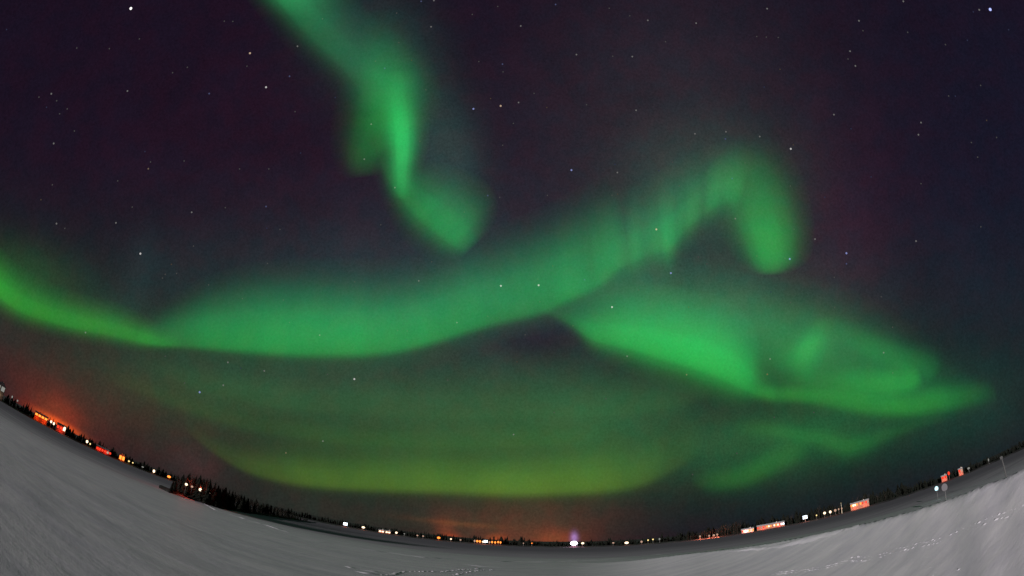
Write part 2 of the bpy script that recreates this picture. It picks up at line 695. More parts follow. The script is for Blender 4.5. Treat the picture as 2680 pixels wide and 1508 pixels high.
PROFILE = {
    'edge': [(0, 0), (.10, .07), (.24, .46), (.40, 1), (.60, .62), (.82, .17), (1, 0)],
    'soft': [(0, 0), (.15, .10), (.34, .58), (.5, 1), (.66, .58), (.85, .10), (1, 0)],
    'wide': [(0, 0), (.13, .10), (.30, .62), (.48, 1), (.68, .66), (.87, .13), (1, 0)],
    'arc': [(0, 0), (.11, .07), (.17, .42), (.24, .90), (.35, 1), (.49, .86), (.58, .62), (.70, .33), (.85, .09), (1, 0)],
    'band': [(0, 0), (.10, .06), (.175, .52), (.27, 1), (.42, .74), (.58, .34), (.80, .10), (1, 0)],
    'low': [(0, 0), (.09, .12), (.20, .66), (.30, 1), (.46, .68), (.72, .2), (1, 0)],
}
H_AIR = 4200.0                      # height of a curtain's lower edge above the lake


def float_curve(t, src, pts):
    f = t.nodes.new('ShaderNodeFloatCurve')
    cv = f.mapping.curves[0]
    f.mapping.use_clip = False
    cv.points[0].location = pts[0]
    cv.points[1].location = pts[-1]
    for p in pts[1:-1]:
        cv.points.new(*p)
    for p in cv.points:
        p.handle_type = 'AUTO_CLAMPED'
    f.mapping.update()
    t.links.new(src, f.inputs['Value'])
    return f.outputs['Value']


def curtain(name, parent, st, inten, prof, c_low, c_top, rays=0.0, ray_n=30, scale=1.0, patch=0.25, grow=0.14):
    """one sheet of aurora: st = list of (lower x, lower y, upper x, upper y) read off the photograph"""
    st = [tuple(map(float, s)) for s in st]
    NU, NV = 26 * (len(st) - 1), 14
    vs, uv, fs = [], [], []
    for i in range(NU + 1):
        u = i / NU
        a, b, c, d = cat(st, u)
        a, b, c, d = a - (c - a) * grow, b - (d - b) * grow, c + (c - a) * grow * 1.2, d + (d - b) * grow * 1.2
        lo, hi = ray(a, b), ray(c, d)
        rng = H_AIR / max(math.sin(R(3.0)), lo.z)
        for j in range(NV + 1):
            v = j / NV
            dd = ray(a + (c - a) * v, b + (d - b) * v)
            vs.append(Vector((0, 0, CAMZ)) + dd * rng)
            uv.append((u, v))
    for i in range(NU):
        for j in range(NV):
            a = i * (NV + 1) + j
            fs.append((a, a + NV + 1, a + NV + 2, a + 1))
    me = bpy.data.meshes.new(name)
    me.from_pydata(vs, [], fs)
    ul = me.uv_layers.new(name='along')
    li = np.empty(len(me.loops), dtype=np.int32)
    me.loops.foreach_get('vertex_index', li)
    ul.data.foreach_set('uv', np.array(uv, dtype=np.float32)[li].ravel())
    mt = bpy.data.materials.new('aurora_light')
    mt.use_nodes = True
    t = mt.node_tree
    t.nodes.clear()
    um = t.nodes.new('ShaderNodeUVMap')
    um.uv_map = 'along'
    sp = t.nodes.new('ShaderNodeSeparateXYZ')
    t.links.new(um.outputs[0], sp.inputs[0])
    k = len(inten) - 1
    fu = float_curve(t, sp.outputs['X'], [(i / k, v) for i, v in enumerate(inten)])
    fv = float_curve(t, sp.outputs['Y'], PROFILE[prof])

    def M(op, a, b):
        n = t.nodes.new('ShaderNodeMath')
        n.operation = op
        for i, v in enumerate((a, b)):
            if isinstance(v, (int, float)):
                n.inputs[i].default_value = v
            else:
                t.links.new(v, n.inputs[i])
        return n.outputs[0]
    s = M('MULTIPLY', fu, fv)
    mp = t.nodes.new('ShaderNodeMapping')
    mp.inputs['Scale'].default_value = (len(st) * 0.9, 1.6, 1)
    mp.inputs['Location'].default_value = (random.uniform(0, 50), random.uniform(0, 50), 0)
    t.links.new(um.outputs[0], mp.inputs['Vector'])
    pn = t.nodes.new('ShaderNodeTexNoise')
    pn.inputs['Scale'].default_value = 1.0
    pn.inputs['Detail'].default_value = 2.0
    t.links.new(mp.outputs[0], pn.inputs['Vector'])
    s = M('MULTIPLY', s, M('ADD', M('MULTIPLY', pn.outputs['Fac'], 2 * patch), 1.0 - patch))
    ge = t.nodes.new('ShaderNodeNewGeometry')
    gn = t.nodes.new('ShaderNodeVectorMath')
    gn.operation = 'NORMALIZE'
    t.links.new(ge.outputs['Position'], gn.inputs[0])
    g2 = t.nodes.new('ShaderNodeTexNoise')
    g2.inputs['Scale'].default_value = 190.0
    g2.inputs['Detail'].default_value = 3.0
    g2.inputs['Roughness'].default_value = 0.8
    t.links.new(gn.outputs['Vector'], g2.inputs['Vector'])
    s = M('MULTIPLY', s, M('ADD', M('MULTIPLY', g2.outputs['Fac'], 0.5), 0.75))
    if rays:
        mp = t.nodes.new('ShaderNodeMapping')
        mp.inputs['Scale'].default_value = (ray_n, 0.35, 1)
        t.links.new(um.outputs[0], mp.inputs['Vector'])
        nn = t.nodes.new('ShaderNodeTexNoise')
        nn.inputs['Scale'].default_value = 1.0
        nn.inputs['Detail'].default_value = 0.6
        t.links.new(mp.outputs[0], nn.inputs['Vector'])
        s = M('MULTIPLY', s, M('ADD', M('MULTIPLY', nn.outputs['Fac'], 2 * rays), 1.0 - rays))
    mx = t.nodes.new('ShaderNodeMix')
    mx.data_type = 'RGBA'
    mx.inputs[6].default_value = (*c_low, 1)
    mx.inputs[7].default_value = (*c_top, 1)
    t.links.new(sp.outputs['Y'], mx.inputs[0])
    em = t.nodes.new('ShaderNodeEmission')
    t.links.new(mx.outputs[2], em.inputs['Color'])
    t.links.new(M('MULTIPLY', s, scale), em.inputs['Strength'])
    tr = t.nodes.new('ShaderNodeBsdfTransparent')
    ad = t.nodes.new('ShaderNodeAddShader')
    t.links.new(em.outputs[0], ad.inputs[0])
    t.links.new(tr.outputs[0], ad.inputs[1])
    o = t.nodes.new('ShaderNodeOutputMaterial')
    t.links.new(ad.outputs[0], o.inputs['Surface'])
    mt.cycles.emission_sampling = 'NONE'
    return link(name, me, mt, parent, smooth=True)


def q1(a): return tuple(v / 1.9216 for v in a)
def q2(a): return (1340 + a[0] / 1.9216, a[1] / 1.9216, 1340 + a[2] / 1.9216, a[3] / 1.9216)
def q3(a): return (a[0] / 1.9216, 754 + a[1] / 1.9216, a[2] / 1.9216, 754 + a[3] / 1.9216)
def q4(a): return (1340 + a[0] / 1.9216, 754 + a[1] / 1.9216, 1340 + a[2] / 1.9216, 754 + a[3] / 1.9216)


def at_sky(px, py):
    d = ray(px, py)
    return Vector((0, 0, CAMZ)) + d * (H_AIR / max(math.sin(R(3.0)), d.z))


def aurora(name, label):
    # the root stands at the lake's zero; the curtains keep their world coordinates
    e = empty(name, (0, 0, 0))
    return tag(e, label, 'aurora', 'aurora curtains in the night sky')


G1, G1T = (.015, 1, .11), (.03, .95, .24)
GY = (.07, 1, .045)
a = aurora('aurora_streamer', 'tall green aurora streamer hanging down from the top edge of the sky')
curtain('upper_veil', a, [(640, -60, 930, -60), (672, -5, 910, -5), (715, 50, 945, 42), (762, 105, 1000, 88), (825, 165, 1065, 145), (880, 225, 1115, 215), (905, 300, 1150, 290)],
        [.27, .24, .14, .10, .09, .07, 0], 'edge', (.05, 1, .22), (.06, .9, .35))
curtain('fold', a, [(925, 30, 1040, 20), (922, 110, 1080, 100), (916, 200, 1115, 190), (900, 290, 1120, 280), (890, 350, 1095, 345), (886, 405, 1035, 405), (900, 470, 1000, 460)],
        [0, .03, .11, .145, .125, .085, 0], 'wide', G1, G1)
curtain('ray', a, [(975, 190, 1095, 180), (980, 260, 1102, 255), (988, 325, 1108, 320), (998, 385, 1105, 385), (1008, 445, 1092, 450), (1022, 520, 1080, 525)],
        [0, .14, .33, .42, .27, 0], 'soft', (.03, 1, .19), (.03, 1, .19), patch=.1)
curtain('lower_fold', a, [(978, 432, 1042, 369), (1007, 507, 1093, 423), (1042, 573, 1165, 450), (1083, 621, 1228, 480), (1127, 653, 1270, 518), (1165, 672, 1285, 560), (1200, 684, 1285, 604)],
        [0, .11, .175, .215, .235, .15, 0], 'edge', G1, G1T)

a = aurora('aurora_arc', 'long green aurora arc sweeping from the left edge up into a hooked loop')
curtain('left_wing', a, [(-90, 745, -90, 600), (-20, 800, -20, 650), (55, 846, 55, 715), (130, 868, 135, 757), (208, 886, 220, 785), (290, 901, 305, 805), (365, 914, 375, 835), (430, 918, 425, 862), (480, 915, 470, 870)],
        [.26, .24, .20, .18, .175, .17, .16, .08, 0], 'edge', (.05, 1, .03), (.02, 1, .06), patch=.12)
curtain('main_band', a, [(350, 908, 370, 830), (430, 918, 450, 790), (520, 927, 530, 752), (650, 941, 650, 722), (781, 952, 790, 712), (937, 952, 930, 712), (1041, 941, 1030, 708), (1145, 915, 1120, 690), (1249, 883, 1220, 650), (1340, 860, 1300, 625), (1420, 842, 1385, 595), (1500, 805, 1470, 555), (1580, 765, 1545, 515), (1650, 700, 1620, 480)],
        [0, .10, .18, .235, .265, .265, .25, .23, .21, .20, .19, .19, .16, 0], 'arc', (.012, 1, .08), (.03, .9, .30), rays=.10, ray_n=22, patch=.2)
curtain('ray_veil', a, [(1560, 780, 1535, 560), (1647, 740, 1640, 520), (1710, 712, 1690, 500), (1755, 705, 1745, 470), (1790, 655, 1790, 440), (1836, 610, 1840, 415), (1885, 575, 1900, 395), (1935, 565, 1970, 400)],
        [0, .15, .19, .24, .16, .16, .13, 0], 'edge', (.03, 1, .11), (.05, .9, .30), rays=.6, ray_n=9, patch=.1)
curtain('loop', a, [q2((890, 950, 1110, 690)), q2((960, 985, 1290, 750)), q2((1030, 1040, 1400, 890)), q2((1065, 1120, 1450, 1060)), q2((1115, 1225, 1465, 1200)), q2((1160, 1315, 1445, 1315)), q2((1225, 1385, 1360, 1385))],
        [0, .07, .12, .19, .26, .22, 0], 'wide', (.02, 1, .10), (.03, 1, .13), patch=.1)

a = aurora('aurora_patch', 'brightest broad green aurora patch in the right half of the sky')
curtain('curtain', a, [q4((130, 130, 160, 40)), q4((290, 215, 300, 80)), q4((400, 315, 430, 80)), q4((560, 375, 560, 40)), q4((720, 435, 730, 40)), q4((880, 485, 900, 70)), q4((1010, 540, 1090, 120)), q4((1130, 575, 1210, 240)), q4((1220, 580, 1270, 380)), q4((1320, 580, 1350, 480))],
        [0, .09, .22, .28, .33, .35, .35, .28, .13, 0], 'edge', (.02, 1, .085), (.03, .95, .20), patch=.15)

curtain('veil', a, [(1430, 790, 1440, 720), (1520, 890, 1540, 700), (1640, 945, 1650, 700), (1780, 990, 1790, 715), (1920, 1030, 1930, 730), (2060, 1060, 2080, 760), (2200, 1090, 2220, 800), (2340, 1105, 2350, 860), (2460, 1090, 2470, 930), (2570, 1040, 2560, 985)],
        [0, .07, .10, .11, .12, .12, .11, .075, .03, 0], 'wide', (.03, 1, .10), (.05, 1, .24), patch=.35)

a = aurora('aurora_swirl', 'feathery green aurora swirl with a long tail near the right edge')
curtain('fold', a, [q4((1360, 480, 1560, 480)), q4((1320, 390, 1590, 380)), q4((1350, 310, 1620, 290)), q4((1410, 230, 1640, 210)), q4((1480, 150, 1640, 140))],
        [0, .10, .15, .08, 0], 'soft', (.05, 1, .12), (.05, 1, .12))
curtain('streak', a, [q4((1540, 250, 1600, 130)), q4((1680, 320, 1730, 180)), q4((1800, 390, 1860, 230)), q4((1920, 445, 1990, 280)), q4((2020, 490, 2130, 320)), q4((2090, 500, 2180, 400))],
        [0, .04, .06, .07, .06, 0], 'wide', (.04, 1, .12), (.04, 1, .12), patch=.4)
curtain('inner_band', a, [q4((1270, 610, 1270, 460)), q4((1400, 600, 1390, 440)), q4((1550, 595, 1540, 410)), q4((1700, 590, 1700, 390)), q4((1850, 580, 1860, 390)), q4((1990, 550, 1980, 390)), q4((2080, 500, 2050, 400))],
        [0, .05, .07, .10, .14, .15, 0], 'wide', (.05, 1, .07), (.05, 1, .12))
curtain('tail', a, [q4((1180, 560, 1190, 470)), q4((1300, 590, 1310, 480)), q4((1420, 590, 1420, 490)), q4((1560, 615, 1590, 500)), q4((1700, 645, 1720, 510)), q4((1850, 668, 1860, 520)), q4((2000, 672, 1980, 510)), q4((2150, 660, 2120, 475)), q4((2280, 630, 2260, 465)), q4((2390, 605, 2365, 455)), q4((2450, 585, 2430, 470))],
        [0, .08, .08, .09, .11, .135, .14, .125, .08, .035, 0], 'wide', (.07, 1, .05), (.05, 1, .09))

a = aurora('aurora_veil', 'dim green aurora veil hanging low below the bright tail')
curtain('upper_fold', a, [q4((1080, 760, 1120, 640)), q4((1200, 780, 1220, 640)), q4((1320, 795, 1330, 650)), q4((1450, 815, 1450, 670)), q4((1580, 860, 1600, 680)), q4((1680, 890, 1700, 700)), q4((1780, 870, 1800, 690)), q4((1870, 815, 1910, 660)), q4((2010, 745, 2050, 640)), q4((2170, 690, 2210, 620))],
        [0, .025, .045, .055, .065, .075, .055, .035, .02, 0], 'soft', (.09, 1, .07), (.07, 1, .12))
curtain('lower_fold', a, [q4((900, 1010, 900, 930)), q4((1000, 1045, 980, 900)), q4((1100, 1040, 1080, 890)), q4((1200, 1020, 1180, 860)), q4((1310, 975, 1290, 800)), q4((1420, 920, 1400, 750)), q4((1510, 870, 1500, 730))],
        [0, .035, .06, .065, .06, .045, 0], 'wide', (.12, 1, .05), (.08, 1, .10))

a = aurora('aurora_horizon_band', 'yellow green aurora band lying low along the horizon')
curtain('band', a, [(480, 1130, 480, 1050), (560, 1195, 570, 1105), (640, 1245, 655, 1120), (729, 1274, 735, 1118), (833, 1292, 838, 1110), (989, 1302, 990, 1108), (1145, 1307, 1145, 1105), (1340, 1316, 1340, 1100), (1496, 1312, 1496, 1090), (1600, 1306, 1600, 1080), (1680, 1290, 1675, 1075), (1750, 1258, 1750, 1030), (1840, 1200, 1840, 1040)],
        [0, .022, .05, .08, .10, .118, .13, .142, .142, .12, .08, .04, 0], 'band', (.50, 1, .02), (.12, 1, .12), patch=.3)
curtain('inner_arc', a, [(330, 960, 350, 880), (500, 1035, 510, 930), (700, 1095, 705, 950), (950, 1125, 950, 955), (1250, 1140, 1250, 950), (1550, 1130, 1550, 950), (1750, 1100, 1750, 960), (1860, 1050, 1860, 970)],
        [0, .018, .028, .032, .034, .036, .03, 0], 'edge', (.25, 1, .12), (.12, 1, .30), patch=.4)

curtain('faint_arc', a, [(260, 1000, 275, 930), (430, 1075, 440, 985), (640, 1145, 648, 1040), (900, 1185, 902, 1075), (1200, 1195, 1200, 1085), (1450, 1185, 1448, 1080), (1620, 1150, 1615, 1060)],
        [0, .016, .026, .024, .026, .024, 0], 'edge', (.30, 1, .06), (.15, 1, .12), patch=.5)

# ------------------------------------------------------------------ stars
SR = 2.0e5
STAR_MESH = MB().ball((0, 0, 0), (1, 1, 1), 8, 6).mesh('star')
STAR_MAT = {}
for k, c in {'w': (1, .97, .95), 'b': (.42, .48, 1.0), 'o': (1, .72, .5), 'r': (1, .45, .3)}.items():
    for z, stg in {'t': .06, 's': .14, 'm': .5, 'l': 1.4}.items():
        STAR_MAT[k + z] = emission('starlight', c, stg)
SIZE = {'t': 1.7, 's': 2.1, 'm': 2.5, 'l': 3.3}
STARS = [
    (0, 0, '658,43lw 1257,268mo 1338,439mw 1456,384sb 1052,471sb 1496,233sw 1935,344sb 641,458sw 258,472sw 270,722sw 300,573tw 338,548tw 550,245tw 746,849so 757,815tw 729,763tb 1512,770tb 1867,625sw 1832,801sw 1986,944sw 2381,548mb 2518,533mo 2453,984sb 2513,993tw 1338,1039sb 1133,1045tw 964,1068sw 1342,1148tb 1408,1154tw 284,1125sw 583,1121sw 706,1276mw 1345,1325tw 2106,1413sw 2519,1438mw 1784,1418tw 888,1376tw 2118,7sb 2182,3sw 2168,135sw 2375,73tw 2503,33tw 2527,323sb 2530,362tw 1128,107tw 1484,562tw 1205,850tw 1352,850tw 926,810tw 1242,333tw 263,930tw 592,910tw 2006,215tw 2142,452tw 2408,310tw'),
    (1340, 0, '219,23sb 489,42tw 683,103sw 926,117sw 44,131sw 1283,44sw 1968,7sw 2350,50sw 2405,48lb 1745,105sw 1279,187tw 1339,189tw 1765,155tw 1990,163tw 324,275sw 507,283tw 605,285sw 772,210tw 1700,258sw 1727,332sw 1690,297tw 111,470tw 33,516sw 375,527tw 624,555sw 1619,577sw 2057,617sw 2044,678sw 920,673sw 1076,663sw 1073,699sb 1246,687sw 1402,749mw 299,856mb 530,868sw 1172,820tw 1107,898sb 841,935tw 767,962tw 1123,1100sw 726,1154mo 1419,1153tw 1524,1203sw 1682,1274mb 1682,1327sb 1397,1303mb 1373,1299tw 2032,1213sw 1806,890tb 799,1374mb 365,1407sb 134,1435mw 1231,1288tw 937,1293tw 980,1328tw 2357,430tw 2180,225tw 178,983tw 503,983tw'),
    (0, 754, '2298,174sw 1608,237sw 430,224sw 1146,374sw 1329,417sw 1782,458mw 1004,524mb 1123,489sw 928,478tw 1438,829so 1624,770sw 831,343tw 2048,216tw 1425,60tw'),
    (1340, 754, '503,96mw 307,190tw 579,343sw 878,436so 1284,434sr 1298,357sw 1869,325sw 1915,427tw 1914,197tw 1857,44tw 212,626tw 8,737sw 1131,831tw 908,938tw 1319,650tw 1518,626tw 472,557tw'),
]
rnd = random.Random(21)
extra = []
while len(extra) < 75:
    x, y = rnd.uniform(10, 2670), rnd.uniform(8, 1000) ** 1.0
    if y < 620 or (400 < x < 2300 and y < 1000):
        extra.append('%d,%dt%s' % (x * 1.9216, y * 1.9216, rnd.choice('wwwwbo')))
STARS.append((0, 0, ' '.join(extra)))
STAR_LABEL = {
    '658,43': 'brightest white star in the upper left corner of the sky',
    '1257,268': 'bright orange white star in the dark sky left of the aurora streamer',
    '1338,439': 'white star below the bright orange white one left of the streamer',
    '2381,548': 'bright blue star just left of an orange white star, right of the aurora streamer',
    '2518,533': 'bright orange white star beside a blue one, right of the aurora streamer',
    '706,1276': 'lone white star just above the left end of the main aurora band',
    '2519,1438': 'bright white star on the top edge of the main aurora band, left of its pair',
    '2405,48': 'biggest blue star in the upper right corner of the sky',
    '1402,749': 'white star in the dark sky up and right of the aurora loop',
    '299,856': 'blue star in the dark gap between aurora streamer and loop',
    '726,1154': 'pale orange star set in the rays left of the aurora loop',
    '1682,1274': 'blue star, upper of a close pair right of the aurora loop',
    '1682,1327': 'small blue star, lower of a close pair right of the aurora loop',
    '1397,1303': 'blue star at the lower right tip of the aurora loop',
    '799,1374': 'blue star below the rays of the aurora arc, left of the loop',
    '134,1435': 'white star on the main aurora band, right of its pair',
    '1782,458': 'white star in the dark sky below the middle of the main band',
    '1004,524': 'blue white star low in the sky under the left wing of the arc',
    '503,96': 'white star where the main band meets the bright aurora patch',
    '1438,829': 'small orange star low over the wooded headland',
    '1284,434': 'small red star in the dark gap between bright patch and swirl',
    '878,436': 'small orange star on the lower edge of the bright aurora patch',
    '746,849': 'small orange star in the dark left part of the sky',
    '2298,174': 'small white star on the lower edge of the main aurora band',
    '1935,344': 'small blue star at the top of the streamer\'s bright fold',
    '1867,625': 'small white star on the left side of the streamer\'s bright fold',
    '1986,944': 'small white star at the foot of the streamer\'s brightest ray',
}
CN = {'w': 'white', 'b': 'blue', 'o': 'orange', 'r': 'red'}
for ox, oy, txt in STARS:
    for w in txt.split():
        xy, k = w[:-2], w[-1] + w[-2]
        x, y = map(float, xy.split(','))
        d = ray(ox + x / 1.9216, oy + y / 1.9216)
        o = bpy.data.objects.new('star', STAR_MESH)
        if not STAR_MESH.materials:
            STAR_MESH.materials.append(None)
        COL.objects.link(o)
        o.material_slots[0].link = 'OBJECT'
        o.material_slots[0].material = STAR_MAT[k]
        o.location = Vector((0, 0, CAMZ)) + d * SR
        o.scale = (SIZE[w[-2]] / FPX * SR,) * 3
        if xy in STAR_LABEL:
            lab = STAR_LABEL[xy]
        else:
            px, py = ox + x / 1.9216, oy + y / 1.9216
            where = ('the dark sky left of the aurora streamer' if px < 850 and py < 680 else
                     'the sky around the aurora streamer' if px < 1300 and py < 680 else
                     'the sky between the streamer and the loop' if px < 1800 and py < 560 else
                     'the dark sky above the right edge and the loop' if py < 700 else
                     'the sky under and along the main aurora band' if px < 1400 else
                     'the sky around the bright patch and swirl')
            lab = ('tiny faint ' if w[-2] == 't' else 'small ') + CN[w[-1]] + ' star scattered over ' + where
        tag(o, lab, 'star', 'stars in the night sky')


# ------------------------------------------------------------------ trees
def spruce_mesh(seed, h, w, layers=8, spikes=8):
    rnd = random.Random(seed)
    m = MB()
    for j in range(layers):
        t = j / layers
        z = h * (0.10 + 0.86 * t)
        rad = w * (1 - t) ** 0.85 * rnd.uniform(0.75, 1.15) + 0.05
        a0 = rnd.uniform(0, 6.28)
        n = spikes if t < 0.6 else spikes - 2
        for k in range(n):
            a = a0 + 2 * math.pi * k / n + rnd.uniform(-.2, .2)
            rr = rad * rnd.uniform(0.6, 1.2)
            dz = -rr * rnd.uniform(0.25, 0.6)
            ww = 0.32 * rr + 0.05
            ca, sa = math.cos(a), math.sin(a)
            top = z + h / layers * 1.25
            m.add([(0, 0, top), (ca * rr * .55 - sa * ww, sa * rr * .55 + ca * ww, z + dz * .4), (ca * rr, sa * rr, z + dz), (ca * rr * .55 + sa * ww, sa * rr * .55 - ca * ww, z + dz * .4)], [(0, 1, 2), (0, 2, 3)])
    m.add([(0.05, 0, h * .9), (-.03, .04, h * .9), (-.03, -.04, h * .9), (0, 0, h * 1.04)], [(0, 1, 3), (1, 2, 3), (2, 0, 3)])
    return m


def birch_mesh(seed, h):
    """bare winter crown: rising limbs and fine twigs"""
    rnd = random.Random(seed)
    m = MB()

    def limb(p, d, ln, r, lev):
        q = p + d * ln
        mid = p.lerp(q, .5) + Vector((rnd.uniform(-.1, .1), rnd.uniform(-.1, .1), .04)) * ln
        m.tube([p, mid, q], [r, r * .7, r * .35], 3 if lev else 4)
        if lev >= 2: return
        for i in range(4 if lev == 0 else 3):
            t = rnd.uniform(.3, 1)
            nd = (d + Vector((rnd.uniform(-.8, .8), rnd.uniform(-.8, .8), rnd.uniform(-.05, .55)))).normalized()
            limb(p.lerp(q, t), nd, ln * rnd.uniform(.4, .65), r * .5, lev + 1)
    for i in range(8):
        z = h * rnd.uniform(.25, .75)
        a = rnd.uniform(0, 6.28)
        limb(Vector((0, 0, z)), Vector((math.cos(a) * .45, math.sin(a) * .45, 1)).normalized(), h * rnd.uniform(.22, .34), .035 * h / 6, 0)
    return m


NEEDLE = vary(principled('needles', (.01, .01, .008), .9, .02), 2.0, (.005, .006, .005), (.012, .013, .010))
TWIG = vary(principled('twigs', (.05, .04, .035), .9, .05), 3.0, (.020, .016, .014), (.045, .036, .030))
BARK = vary(principled('bark', (.05, .04, .03), .9, .05), 4.0, (.012, .010, .008), (.035, .028, .022))
SPR = []
for i in range(7):
    h = 6.0
    c = spruce_mesh(100 + i, h, 1.15 + .12 * i, 9, 8).mesh('crown')
    c.materials.append(NEEDLE)
    t = MB().tube([(0, 0, -.3), (0, 0, h * .5), (0, 0, h * .96)], [.11, .07, .02], 6).mesh('trunk')
    t.materials.append(BARK)
    SPR.append((t, c))
BIR = []
for i in range(6):
    c = birch_mesh(300 + i, 6.0).mesh('crown')
    c.materials.append(TWIG)
    t = MB().tube([(0, 0, -.3), (.08, .05, 2.4), (.02, 0, 5.2)], [.10, .07, .02], 6).mesh('trunk')
    t.materials.append(BARK)
    BIR.append((t, c))


def tree(kind, loc, h, label, group, wide=1.0):
    tm, cm = random.choice(SPR if kind == 'spruce_tree' else BIR)
    r = empty(kind, loc, random.uniform(0, 6.28))
    k = h / 6.0
    r.scale = (k * wide, k * wide, k)
    tag(r, label, 'tree', group)
    for nm, me in (('trunk', tm), ('crown', cm)):
        o = bpy.data.objects.new(nm, me)
        COL.objects.link(o)
        o.parent = r
    return r


# headland in front of the far shore, on the left
HB = [(440, 1288), (470, 1292), (500, 1304), (545, 1320), (580, 1330), (640, 1340), (700, 1349), (770, 1359), (815, 1365)]
HT = [(440, 1262), (462, 1244), (480, 1236), (500, 1236), (528, 1250), (560, 1264), (600, 1284), (660, 1308), (720, 1326), (770, 1346), (815, 1360)]


def on_level(px, py, z=0.0):
    d = ray(px, py)
    t = (z - CAMZ) / d.z
    return Vector((0, 0, CAMZ)) + d * t


mb = MB()
vs, fs = [], []
NX = 60
for i in range(NX + 1):
    px = 415 + (835 - 415) * i / NX
    p = on_level(px, lerp_table(HB, px) + 1.5 if px > 440 else lerp_table(HB, px) + (px - 440) * .5)
    rad = Vector((p.x, p.y, 0)).normalized()
    e = min(1.0, i / 4, (NX - i) / 10)
    for j, (dr, hh) in enumerate(((0, -.08), (.6, .18), (2, .35), (6, .5), (12, .5), (20, .3), (30, -.1))):
        q = p + rad * dr * (1 - .85 * (i / NX) ** 2)
        vs.append((q.x, q.y, -0.07 + (hh + .07) * e * (1 + .5 * noise.noise((i * .5, j, 0)))))
for i in range(NX):
    for j in range(6):
        c = i * 7 + j
        fs.append((c, c + 7, c + 8, c + 1))
mb.add(vs, fs)
EARTH = vary(principled('dark_bank', (.02, .02, .02), .95, .05), .8, (.010, .010, .010), (.035, .032, .030))
tag(mb.build('headland_ground', EARTH, smooth=True), kind='structure')
for k in range(150):
    px = 446 + (806 - 446) * (k + random.random()) / 150
    depth = random.uniform(.5, 14)
    p = on_level(px, lerp_table(HB, px), 0.15)
    rad = Vector((p.x, p.y, 0)).normalized()
    q = p + rad * depth
    q.z = .1
    dt = ray(px, lerp_table(HT, px))
    ztop = CAMZ + math.hypot(q.x, q.y) * dt.z / math.hypot(dt.x, dt.y)
    h = max(.7, (ztop - q.z) * random.uniform(.72, 1.1))
    kind = 'spruce_tree' if random.random() < .62 else 'birch_tree'
    where = ('tall left end' if px < 540 else 'middle' if px < 660 else 'low right tip')
    lab = ('dark spruce standing on the ' if kind == 'spruce_tree' else 'bare birch among spruces on the ') + where + ' of the wooded headland'
    tree(kind, q, h, lab, 'trees on the headland', 1.25)
for k in range(60):          # low willow scrub along the headland's edge
    px = 448 + (800 - 448) * (k + random.random()) / 60
    p = on_level(px, lerp_table(HB, px), 0.05)
    rad = Vector((p.x, p.y, 0)).normalized()
    q = p + rad * random.uniform(.3, 2)
    q.z = 0
    tree('bare_shrub', q, random.uniform(.7, 1.5), 'low bare shrub at the snowy foot of the wooded headland', 'shrubs at the foot of the headland', 2.0)

# far wood along the whole shore: nobody could count it
FOREST_H = [(-400, 16), (0, 15), (200, 17), (420, 14), (700, 12), (900, 12), (1100, 13), (1370, 17), (1400, 11), (1500, 12), (1760, 15), (1800, 22), (1950, 24), (2080, 24), (2230, 26), (2330, 22), (2480, 15), (2600, 13), (2680, 14), (3100, 15)]
HOR = [(0, 1034), (93, 1079), (166, 1131), (226, 1160), (288, 1193), (393, 1236), (443, 1257), (525, 1284), (816, 1362), (904, 1382), (1015, 1401), (1092, 1409), (1249, 1422), (1278, 1424), (1507, 1428), (1641, 1426), (1719, 1420), (1835, 1409), (1944, 1396), (2102, 1363), (2230, 1331), (2295, 1314), (2470, 1257), (2511, 1238), (2587, 1207), (2680, 1171)]
AZ2PX = sorted((math.degrees(math.atan2(ray(x, y).x, ray(x, y).y)), x) for x, y in HOR)
mb = MB()
rnd = random.Random(5)
az = -100.0
while az < 100:
    px = lerp_table(AZ2PX, az)
    for rep in range(2):
        r = rnd.uniform(306, 330)
        a = R(az + rnd.uniform(-.15, .15))
        h = lerp_table(FOREST_H, px) / FPX * r * rnd.uniform(.45, 1.12) * (.75 + .9 * max(0, .3 + noise.noise((az * .9, 1, 0))))
        x, y, z = r * math.sin(a), r * math.cos(a), shore_z(r, a) - .1
        w = h * rnd.uniform(.16, .3) + .25
        bushy = rnd.random() < .45
        vs, fs = [], []
        for j in range(6):
            t = j / 6
            zz = z + h * t
            rr = w * ((1 - t) if not bushy else math.sin(math.pi * (.2 + .75 * t))) + .05
            a0 = rnd.uniform(0, 6)
            b = len(vs)
            for k in range(5):
                an = a0 + k * 1.2566
                r2 = rr * rnd.uniform(.5, 1.25)
                vs.append((x + math.cos(an) * r2, y + math.sin(an) * r2, zz - rnd.uniform(0, .12) * h))
            vs.append((x, y, zz + h * .27))
            fs += [(b + k, b + (k + 1) % 5, b + 5) for k in range(5)]
        mb.add(vs, fs)
    az += .2
tag(mb.build('forest', NEEDLE), kind='stuff')

# bare trees lit red by the lamps, in front of the wood on the right
for k in range(26):
    px = 1800 + 142 * (k + random.uniform(-.3, .3)) / 26
    d = ray(px, 1400)
    a = math.atan2(d.x, d.y)
    r = random.uniform(299.5, 303)
    h = (12 + 20 * (px - 1800) / 140) / FPX * r * random.uniform(.8, 1.2)
    tree('birch_tree', (r * math.sin(a), r * math.cos(a), shore_z(r, a)), h, 'bare birch lit red by lamps, left of the floodlit hall', 'birches lit red on the right shore', 1.1)
for k in range(16):
    px = 2062 + 270 * (k + random.uniform(-.4, .4)) / 16
    py = lerp_table(HOR, px)
    d = ray(px, py)
    a = math.atan2(d.x, d.y)
    r = random.uniform(303, 306)
    h = random.uniform(16, 30) / FPX * r
    tree('birch_tree', (r * math.sin(a), r * math.cos(a), shore_z(r, a)), h, 'bare birch between the lamps and low buildings on the right shore', 'birches between the right shore buildings', 1.1)

